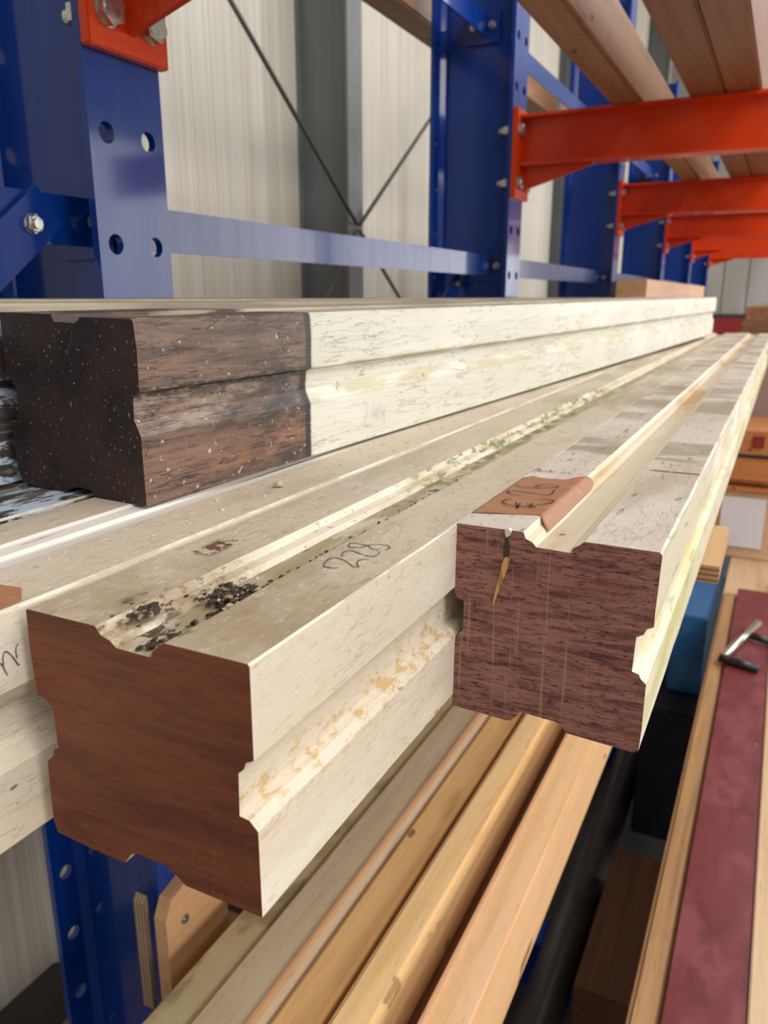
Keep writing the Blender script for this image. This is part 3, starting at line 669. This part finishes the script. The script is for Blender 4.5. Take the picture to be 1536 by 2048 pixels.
strokes('handwriting', [[(0.1888,-0.1406),(0.1907,-0.1446),(0.1928,-0.1475),(0.1936,-0.1506),(0.1946,-0.1527)],[(0.1934,-0.1477),(0.1934,-0.1446),(0.1948,-0.1422),(0.1967,-0.1438),(0.1984,-0.1468),(0.2001,-0.1504),(0.2008,-0.1505)],[(0.1999,-0.1474),(0.1999,-0.143),(0.2014,-0.1412)]],
 'x', -.2744, .0003, m_pencil, b1, 'scribbled letters in ink')
strokes('handwriting', [[(0.2537,0.0341),(0.2579,0.0347),(0.262,0.0327),(0.2637,0.0295),(0.2627,0.0244),(0.2601,0.0195),(0.2575,0.0155),(0.2608,0.0128),(0.2694,0.0133)],[(0.2748,0.0325),(0.273,0.0274),(0.2735,0.0221),(0.2808,0.0201),(0.2818,0.0272)],[(0.2809,0.0274),(0.2804,0.0149)],[(0.2871,0.0284),(0.2862,0.0222),(0.2906,0.0185),(0.2943,0.0257)],[(0.2938,0.0267),(0.2933,0.009)]],
 'x', .0002, .0003, m_faint, up, 'faint pencilled 244')

# brown paper price tag bent over the moulding edge of the right beam --------
def paper_tag():
    t = thing('price_tag', (-.13, .48, -.1240), 'brown paper price tag marked \u20ac26 stuck on the right-hand beam', 'price tag')
    y_near = lambda x: .4251+(x+.1564)/.0389*.0126 if x < -.1175 else .4377-(x+.1175)/.0125*.016
    def y_far(x):
        P = [(-.1564,.5260),(-.1499,.5382),(-.1431,.5331),(-.1267,.5359),(-.1135,.5592),(-.1100,.5560)]
        for (a, b), (c, d) in zip(P, P[1:]):
            if a <= x <= c: return b+(d-b)*(x-a)/(c-a)
        return P[-1][1]-(x+.11)*9
    def zz(x, y):
        z = -.12425
        if x > -.1157:
            k = (x+.1157); z -= 0.9*k if k < .006 else .0054+(k-.006)*.3
        return z+.0004+.0004*noise.noise(Vector((x*90, y*50, 0)))
    nx, ny = 26, 24; v = []; f = []
    x0, x1 = -.1548, -.1080
    for i in range(nx+1):
        x = x0+(x1-x0)*i/nx; a, b = y_near(x), y_far(x)
        for j in range(ny+1):
            y = a+(b-a)*j/ny; v.append((x, y, zz(x, y)))
    for i in range(nx):
        for j in range(ny):
            q = i*(ny+1)+j; f.append((q, q+1, q+ny+2, q+ny+1))
    og = t.location
    o = make('paper', [tuple(Vector(p)-og) for p in v], f, m_tag, t, smooth=True)
    s = o.modifiers.new('thick', 'SOLIDIFY'); s.thickness = .0002
    E26 = [[(-0.1422,0.464),(-0.1452,0.4616),(-0.1452,0.4544),(-0.1401,0.4499),(-0.1344,0.4487),(-0.1284,0.4508),(-0.1228,0.4586),(-0.1181,0.4652),(-0.1175,0.4711),(-0.1212,0.4742),(-0.1259,0.4742)],[(-0.1375,0.4574),(-0.1324,0.4446)],[(-0.1345,0.4568),(-0.1327,0.4444)],[(-0.1305,0.4576),(-0.1231,0.4503)],[(-0.1279,0.4602),(-0.1262,0.4497)],[(-0.1402,0.4775),(-0.1458,0.4763),(-0.1502,0.4802),(-0.1506,0.4848),(-0.1463,0.4869),(-0.1377,0.4865),(-0.1288,0.4848),(-0.1242,0.4856),(-0.1236,0.4936),(-0.1249,0.5009)],[(-0.1532,0.5038),(-0.1473,0.4995),(-0.1402,0.4997),(-0.1324,0.5027),(-0.1255,0.5088),(-0.125,0.5123),(-0.13,0.5149),(-0.1364,0.5117),(-0.1389,0.5054),(-0.1347,0.5032)]]
    mw = strokes('marker_writing', E26, 'z', -.1231, .00062, m_ink, t, '\u20ac26 in black marker'); mw.parent = o
    return t
paper_tag()
# second tag, on the left beam near the frame edge
t = G(); t.prism([(-.345, .145), (-.2775, .139), (-.2775, .2080), (-.2900, .2180), (-.318, .2140), (-.345, .2120)], -.1246, -.1243, 'z')
tag(t.out('price_tag', m_tag, origin=(-.31, .18, -.125)), 'brown paper tag at the left edge on top of the leftmost cream beam', 'price tag')

# split in the right beam's end grain, with pale torn wood in it
og = b3.location
def onend(name, pts, y, m, label=None, t=.0008):
    g = G().prism(pts, y-t, y+.002, 'y')
    o = make(name, [tuple(Vector(p)-og) for p in g.v], g.f, m, b3); o['label'] = label
    return o
onend('split', [(-.1262,-.1249),(-.1235,-.1249),(-.1240,-.1300),(-.1230,-.1370),(-.1240,-.1440),(-.1262,-.1440),(-.1268,-.1360),(-.1260,-.1300)], .4014, m_hole, 'dark open split', .0003)
onend('splinter', [(-.1250,-.1400),(-.1228,-.1410),(-.1236,-.1470),(-.1255,-.1530),(-.1285,-.1610),(-.1311,-.1700),(-.1318,-.1715),(-.1312,-.1660),(-.1300,-.1600),(-.1285,-.1530),(-.1275,-.1470),(-.1262,-.1420)], .4014, m_splint, 'pale torn wood in the split', .0007)
onend('paint_flake', [(-.1262,-.1238),(-.1240,-.1234),(-.1222,-.1250),(-.1232,-.1275),(-.1252,-.1288),(-.1258,-.1262)], .4014, m_edge, 'curled white paint flake', .0015)

# dirt and crumbs
def crumbs(name, pts, m, label, cat):
    g = G()
    for (x, y, z, r) in pts:
        bm = bmesh.new(); bmesh.ops.create_icosphere(bm, subdivisions=1, radius=r)
        k = random.random()*6
        for v in bm.verts:
            v.co = Vector((v.co.x*(.7+.8*random.random()), v.co.y*(1.2+random.random()), v.co.z*.6))*(1+.5*noise.noise(v.co*400+Vector((k, k, k))))
            v.co += Vector((x, y, z))
        g.bm(bm)
    o = g.out(name, m, origin=pts[0][:3]); tag(o, label, cat, kind='stuff'); return o
P = []
for _ in range(120):
    y = .262+random.gauss(0, .006); x = -.2105+random.gauss(0, .0055)
    P.append((x, y, -.1314+random.random()*.0040, .0005+random.random()*.0011))
for _ in range(60):
    y = .205+random.random()*.055; P.append((-.2045+random.gauss(0, .0022)-.0, y, -.1318+random.random()*.002, .0005+random.random()*.001))
for _ in range(46):
    P.append((-.2255+random.gauss(0, .0042), .2245+random.gauss(0, .006), -.1265+random.random()*.0012, .0006+random.random()*.0013))
for _ in range(110):
    y = .28+random.random()*.28; P.append((-.2040+random.gauss(0, .0025), y, -.1320+random.random()*.0006, .0003+random.random()*.0008))
crumbs('dirt', P, m_dirt, 'dark dirt crumbs gathered in the top groove of the beam numbered 228', 'dirt')
P = [(-.205+random.gauss(0, .004), .262+random.gauss(0, .008), -.1296+random.random()*.0015, .0006+random.random()*.0009) for _ in range(16)]
P += [(-.375+random.random()*.21, .26+random.random()*.7, -.1245, .0004+random.random()*.0005) for _ in range(0)]
P += [(-.318+random.random()*.03, .24+random.random()*.5, -.1248, .0004+random.random()*.0007) for _ in range(40)]
crumbs('grit', P, m_grit, 'pale crumbs scattered on the cream beams beside the upper beam', 'grit')
g = G(); bm = bmesh.new(); bmesh.ops.create_icosphere(bm, subdivisions=1, radius=.0036)
for v in bm.verts: v.co = Vector((v.co.x*1.2, v.co.y, v.co.z*.7))*(1+.3*noise.noise(v.co*700))+Vector((-.2965, .430, -.1228))
g.bm(bm); tag(g.out('plaster_crumb', m_grit, origin=(-.2965, .430, -.125)), 'small grey plaster crumb on the beam beside the upper beam', 'crumb')

# plywood packing strip under the painted beams
g = G().box(-.385, -.0286, .756, .904, -.2605, -.2430, bev=.0006)
tag(g.out('plywood_strip', m_plyedge, origin=(-.2, .83, -.26)), 'plywood strip sticking out right from under the right-hand beam', 'plywood strip')
# thin board on the far upper beam
g = G().box(-.555, -.45, 2.93, 5.05, -.0075, .062, bev=.002)
tag(g.out('board', m_ply, origin=(-.5, 2.93, -.01)), 'pale wooden board lying on the far end of the upper beams', 'board')

# ------------------------------------------------------------ timbers on the upper arms
def plank(name, x0, x1, y0, y1, z0, z1, m, label, cat='timber', group=None, bev=.003, m2=None):
    g = G().box(x0, x1, y0, y1, z0, z1, bev=bev)
    return tag(g.out(name, m, origin=((x0+x1)/2, y0, z0)), label, cat, group)
gr = 'long timbers on the upper arms'
plank('timber_beam', -.394, -.328, .30, 4.2, ZA+.001, ZA+.108, m_beam, 'single brown timber lying on the upper orange arms nearest the columns', group=gr, bev=.006)
plank('timber_beam', -.234, -.166, .30, 4.2, ZA+.001, ZA+.125, m_larch2, 'left one of the two touching brown timbers on the upper orange arms', group=gr)
plank('timber_beam', -.164, -.098, .30, 4.2, ZA+.001, ZA+.125, m_larch2, 'right one of the two touching brown timbers on the upper orange arms', group=gr)
plank('timber_beam', -.93, -.85, .9, 4.4, .634, .73, m_beam, 'brown timber behind the blue columns, high against the wall side', group='timbers behind the columns', bev=.004)

# ------------------------------------------------------------ planks on the lower arms
gr = 'pale planks on the lower arms'
ZL = -.8775
def lower(x0, x1, zt, m, label, y0=.22, y1=4.6, lip=None, bev=.003):
    g = G().box(x0, x1, y0, y1, ZL, zt, bev=bev)
    o = g.out('plank', m, origin=((x0+x1)/2, y0, ZL)); tag(o, label, 'plank', gr)
    if lip:
        a, b, h, ml = lip
        G2 = G().box(a, b, y0+.001, y1, zt-.004, zt+h, bev=.0012)
        q = make('lip', [tuple(Vector(v)-o.location) for v in G2.v], G2.f, ml, o); q['label'] = 'paler raised edge'
    return o
lower(-.533, -.486, -.755, m_moss, 'stained yellowish plank at the left edge of the lower pile')
lower(-.483, -.421, -.750, m_grey, 'wide grey plank with a pale lip in the lower pile', lip=(-.429, -.4225, .003, m_ply))
lower(-.418, -.367, -.768, m_pine2, 'amber plank right of the grey lipped plank in the lower pile', bev=.006)
lower(-.352, -.305, -.750, m_pine, 'bright yellow knotty plank in the middle of the lower pile', bev=.006)
lower(-.262, -.213, -.752, m_rose, 'pinkish laminated plank with a light lip, right side of the lower pile', lip=(-.264, -.258, .004, m_ply))
plank('dark_board', -.303, -.264, .25, 4.5, ZL, ZL+.045, m_larch2, 'brown board sunk between the two brightest planks of the lower pile', 'plank', gr)

# plywood stop blocks screwed to the nearest column's front flange
t = thing('stop_block', (-.6, .634, -.87), 'plywood stop block screwed to the nearest column below the beams', 'plywood block')
G().prism([(-.062, 0), (.052, 0), (.052, .175), (.020, .185), (-.050, .168), (-.062, .145)], .0006, .019, 'x').out('block', [m_ply], t)
G().prism([(-.064, 0), (-.058, 0), (-.058, .168), (-.064, .160)], -.030, -.012, 'x').out('back_strip', m_plyedge_x, t)
g = G(); bolt(g, (.019, -.030, .125), (1, 0, 0), head=.0062, h=.002); g.out('screw', m_zinc, t)

# ------------------------------------------------------------ bench with boards on the right
ZB = -.975
t = thing('workbench', (.5, 2.2, FL), 'pale wooden workbench carrying the dark red board', 'workbench')
G().box(-.585, .60, -1.9, 2.2, .938, .975, bev=.003).out('bench_top', m_bench, t)
for sx in (-.54, .52):
    for sy in (-1.8, 2.1): G().box(sx, sx+.06, sy, sy+.06, 0, .937, bev=.003).out('leg', m_bench, t)
plank('board', -.0825, -.041, .28, 2.72, ZB+.001, -.958, m_brown, 'narrow brown plank along the left side of the dark red board', 'board', 'boards on the bench', bev=.006)
plank('painted_board', -.0395, .0635, .28, 2.75, ZB+.001, -.949, m_red, 'dark red painted board with pale specks lying on the bench', 'board', 'boards on the bench', bev=.001)
plank('board', .0655, .21, .28, 2.9, ZB+.001, -.945, m_bench, 'pale wooden board right of the dark red board', 'board', 'boards on the bench', bev=.002)
# clamp on the red board
t = thing('clamp', (0, 2.2, -.949), 'small clamp with chrome screw and black bars on the red board', 'clamp')
G().cyl((-.045, -.06, .012), (.030, .18, .030), .0110, 16).out('screw', m_zinc, t, smooth=True)
g = G().cyl((-.054, -.075, .011), (.042, -.10, .011), .0115, 14).out('lower_bar', m_black, t, smooth=True)
G().cyl((-.008, .115, .020), (.075, .085, .014), .010, 14).out('upper_bar', m_black, t, smooth=True)
G().cyl((.062, .090, .014), (.110, .072, .012), .011, 14).out('handle', m_blue2, t, smooth=True)
# crate with paper, drawers and a big board behind
t = thing('wooden_crate', (.25, 3.45, ZB), 'pale wooden crate at the far end of the bench behind the white paper', 'crate')
G().box(-.42, .42, -.27, .27, .001, .268, bev=.004).out('crate_body', m_bench, t)
G().box(-.43, .43, -.29, .27, .269, .281, bev=.002).out('crate_lid', m_crate, t)
g = G().box(-.14, .014, 3.172, 3.1745, -.928, -.732)
tag(g.out('paper_sheet', m_paper, origin=(-.06, 3.173, -.928)), 'white sheet of paper pinned on the front of the pale crate', 'paper')
t = thing('drawer_box', (.25, 3.42, -.692), 'orange-brown wooden box with rounded drawers on top of the crate', 'drawer box')
g = G().box(-.42, .42, -.20, .22, 0, .205, bev=.004); g.out('cabinet', m_crate, t)
for i in range(4):
    a = -.405+i*.205
    G().box(a, a+.19, -.235, -.2, .012, .105, bev=.014).out('drawer', m_crate, t)
    G().box(a-.004, a+.194, -.204, -.2005, .105, .118).out('gap_shade_strip', m_dark, t)  # solid dark strip painting the shade in the gap above each drawer
G().box(-.31, -.27, -.208, -.2, .145, .19, bev=.003).out('red_knob', m_skirt, t)
plank('large_panel', -.18, .9, 3.73, 3.77, ZB+.001, -.15, m_mauve, 'large mauve-grey panel standing behind the drawer box', 'panel', bev=.002)
plank('timber_stack', -.21, .3, 4.9, 7.4, -.13, -.05, m_beam, 'far light brown timber block standing beyond the painted beams', 'timber', bev=.004)
plank('timber_stack', -.22, .3, 4.7, 7.4, -.20, -.131, m_larch2, 'lower brown timber under the far light brown timber', 'timber', bev=.004)

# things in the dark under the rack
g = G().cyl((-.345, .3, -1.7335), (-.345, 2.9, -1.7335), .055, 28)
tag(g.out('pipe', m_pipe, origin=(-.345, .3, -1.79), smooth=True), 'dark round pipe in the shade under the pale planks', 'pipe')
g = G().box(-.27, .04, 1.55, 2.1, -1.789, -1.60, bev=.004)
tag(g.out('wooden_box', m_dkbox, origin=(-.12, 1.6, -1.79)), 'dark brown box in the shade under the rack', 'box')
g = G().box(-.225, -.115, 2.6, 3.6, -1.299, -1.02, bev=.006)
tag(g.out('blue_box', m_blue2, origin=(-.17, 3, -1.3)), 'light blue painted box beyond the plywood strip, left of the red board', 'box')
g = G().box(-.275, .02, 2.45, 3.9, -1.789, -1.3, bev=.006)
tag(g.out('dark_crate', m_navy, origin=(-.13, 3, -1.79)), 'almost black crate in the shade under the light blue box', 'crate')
g = G().box(-1.5, -1.2, -.2, 1.6, FL, -1.86, bev=.004)
tag(g.out('plank_stack', m_brown, origin=(-1.35, .6, FL)), 'brown wooden stack on the floor at the bottom left behind the column', 'timber')

# ------------------------------------------------------------ lift everything onto the floor
for o in ROOTS:
    o.location = Vector(o.location)+Vector((0, 0, LIFT))
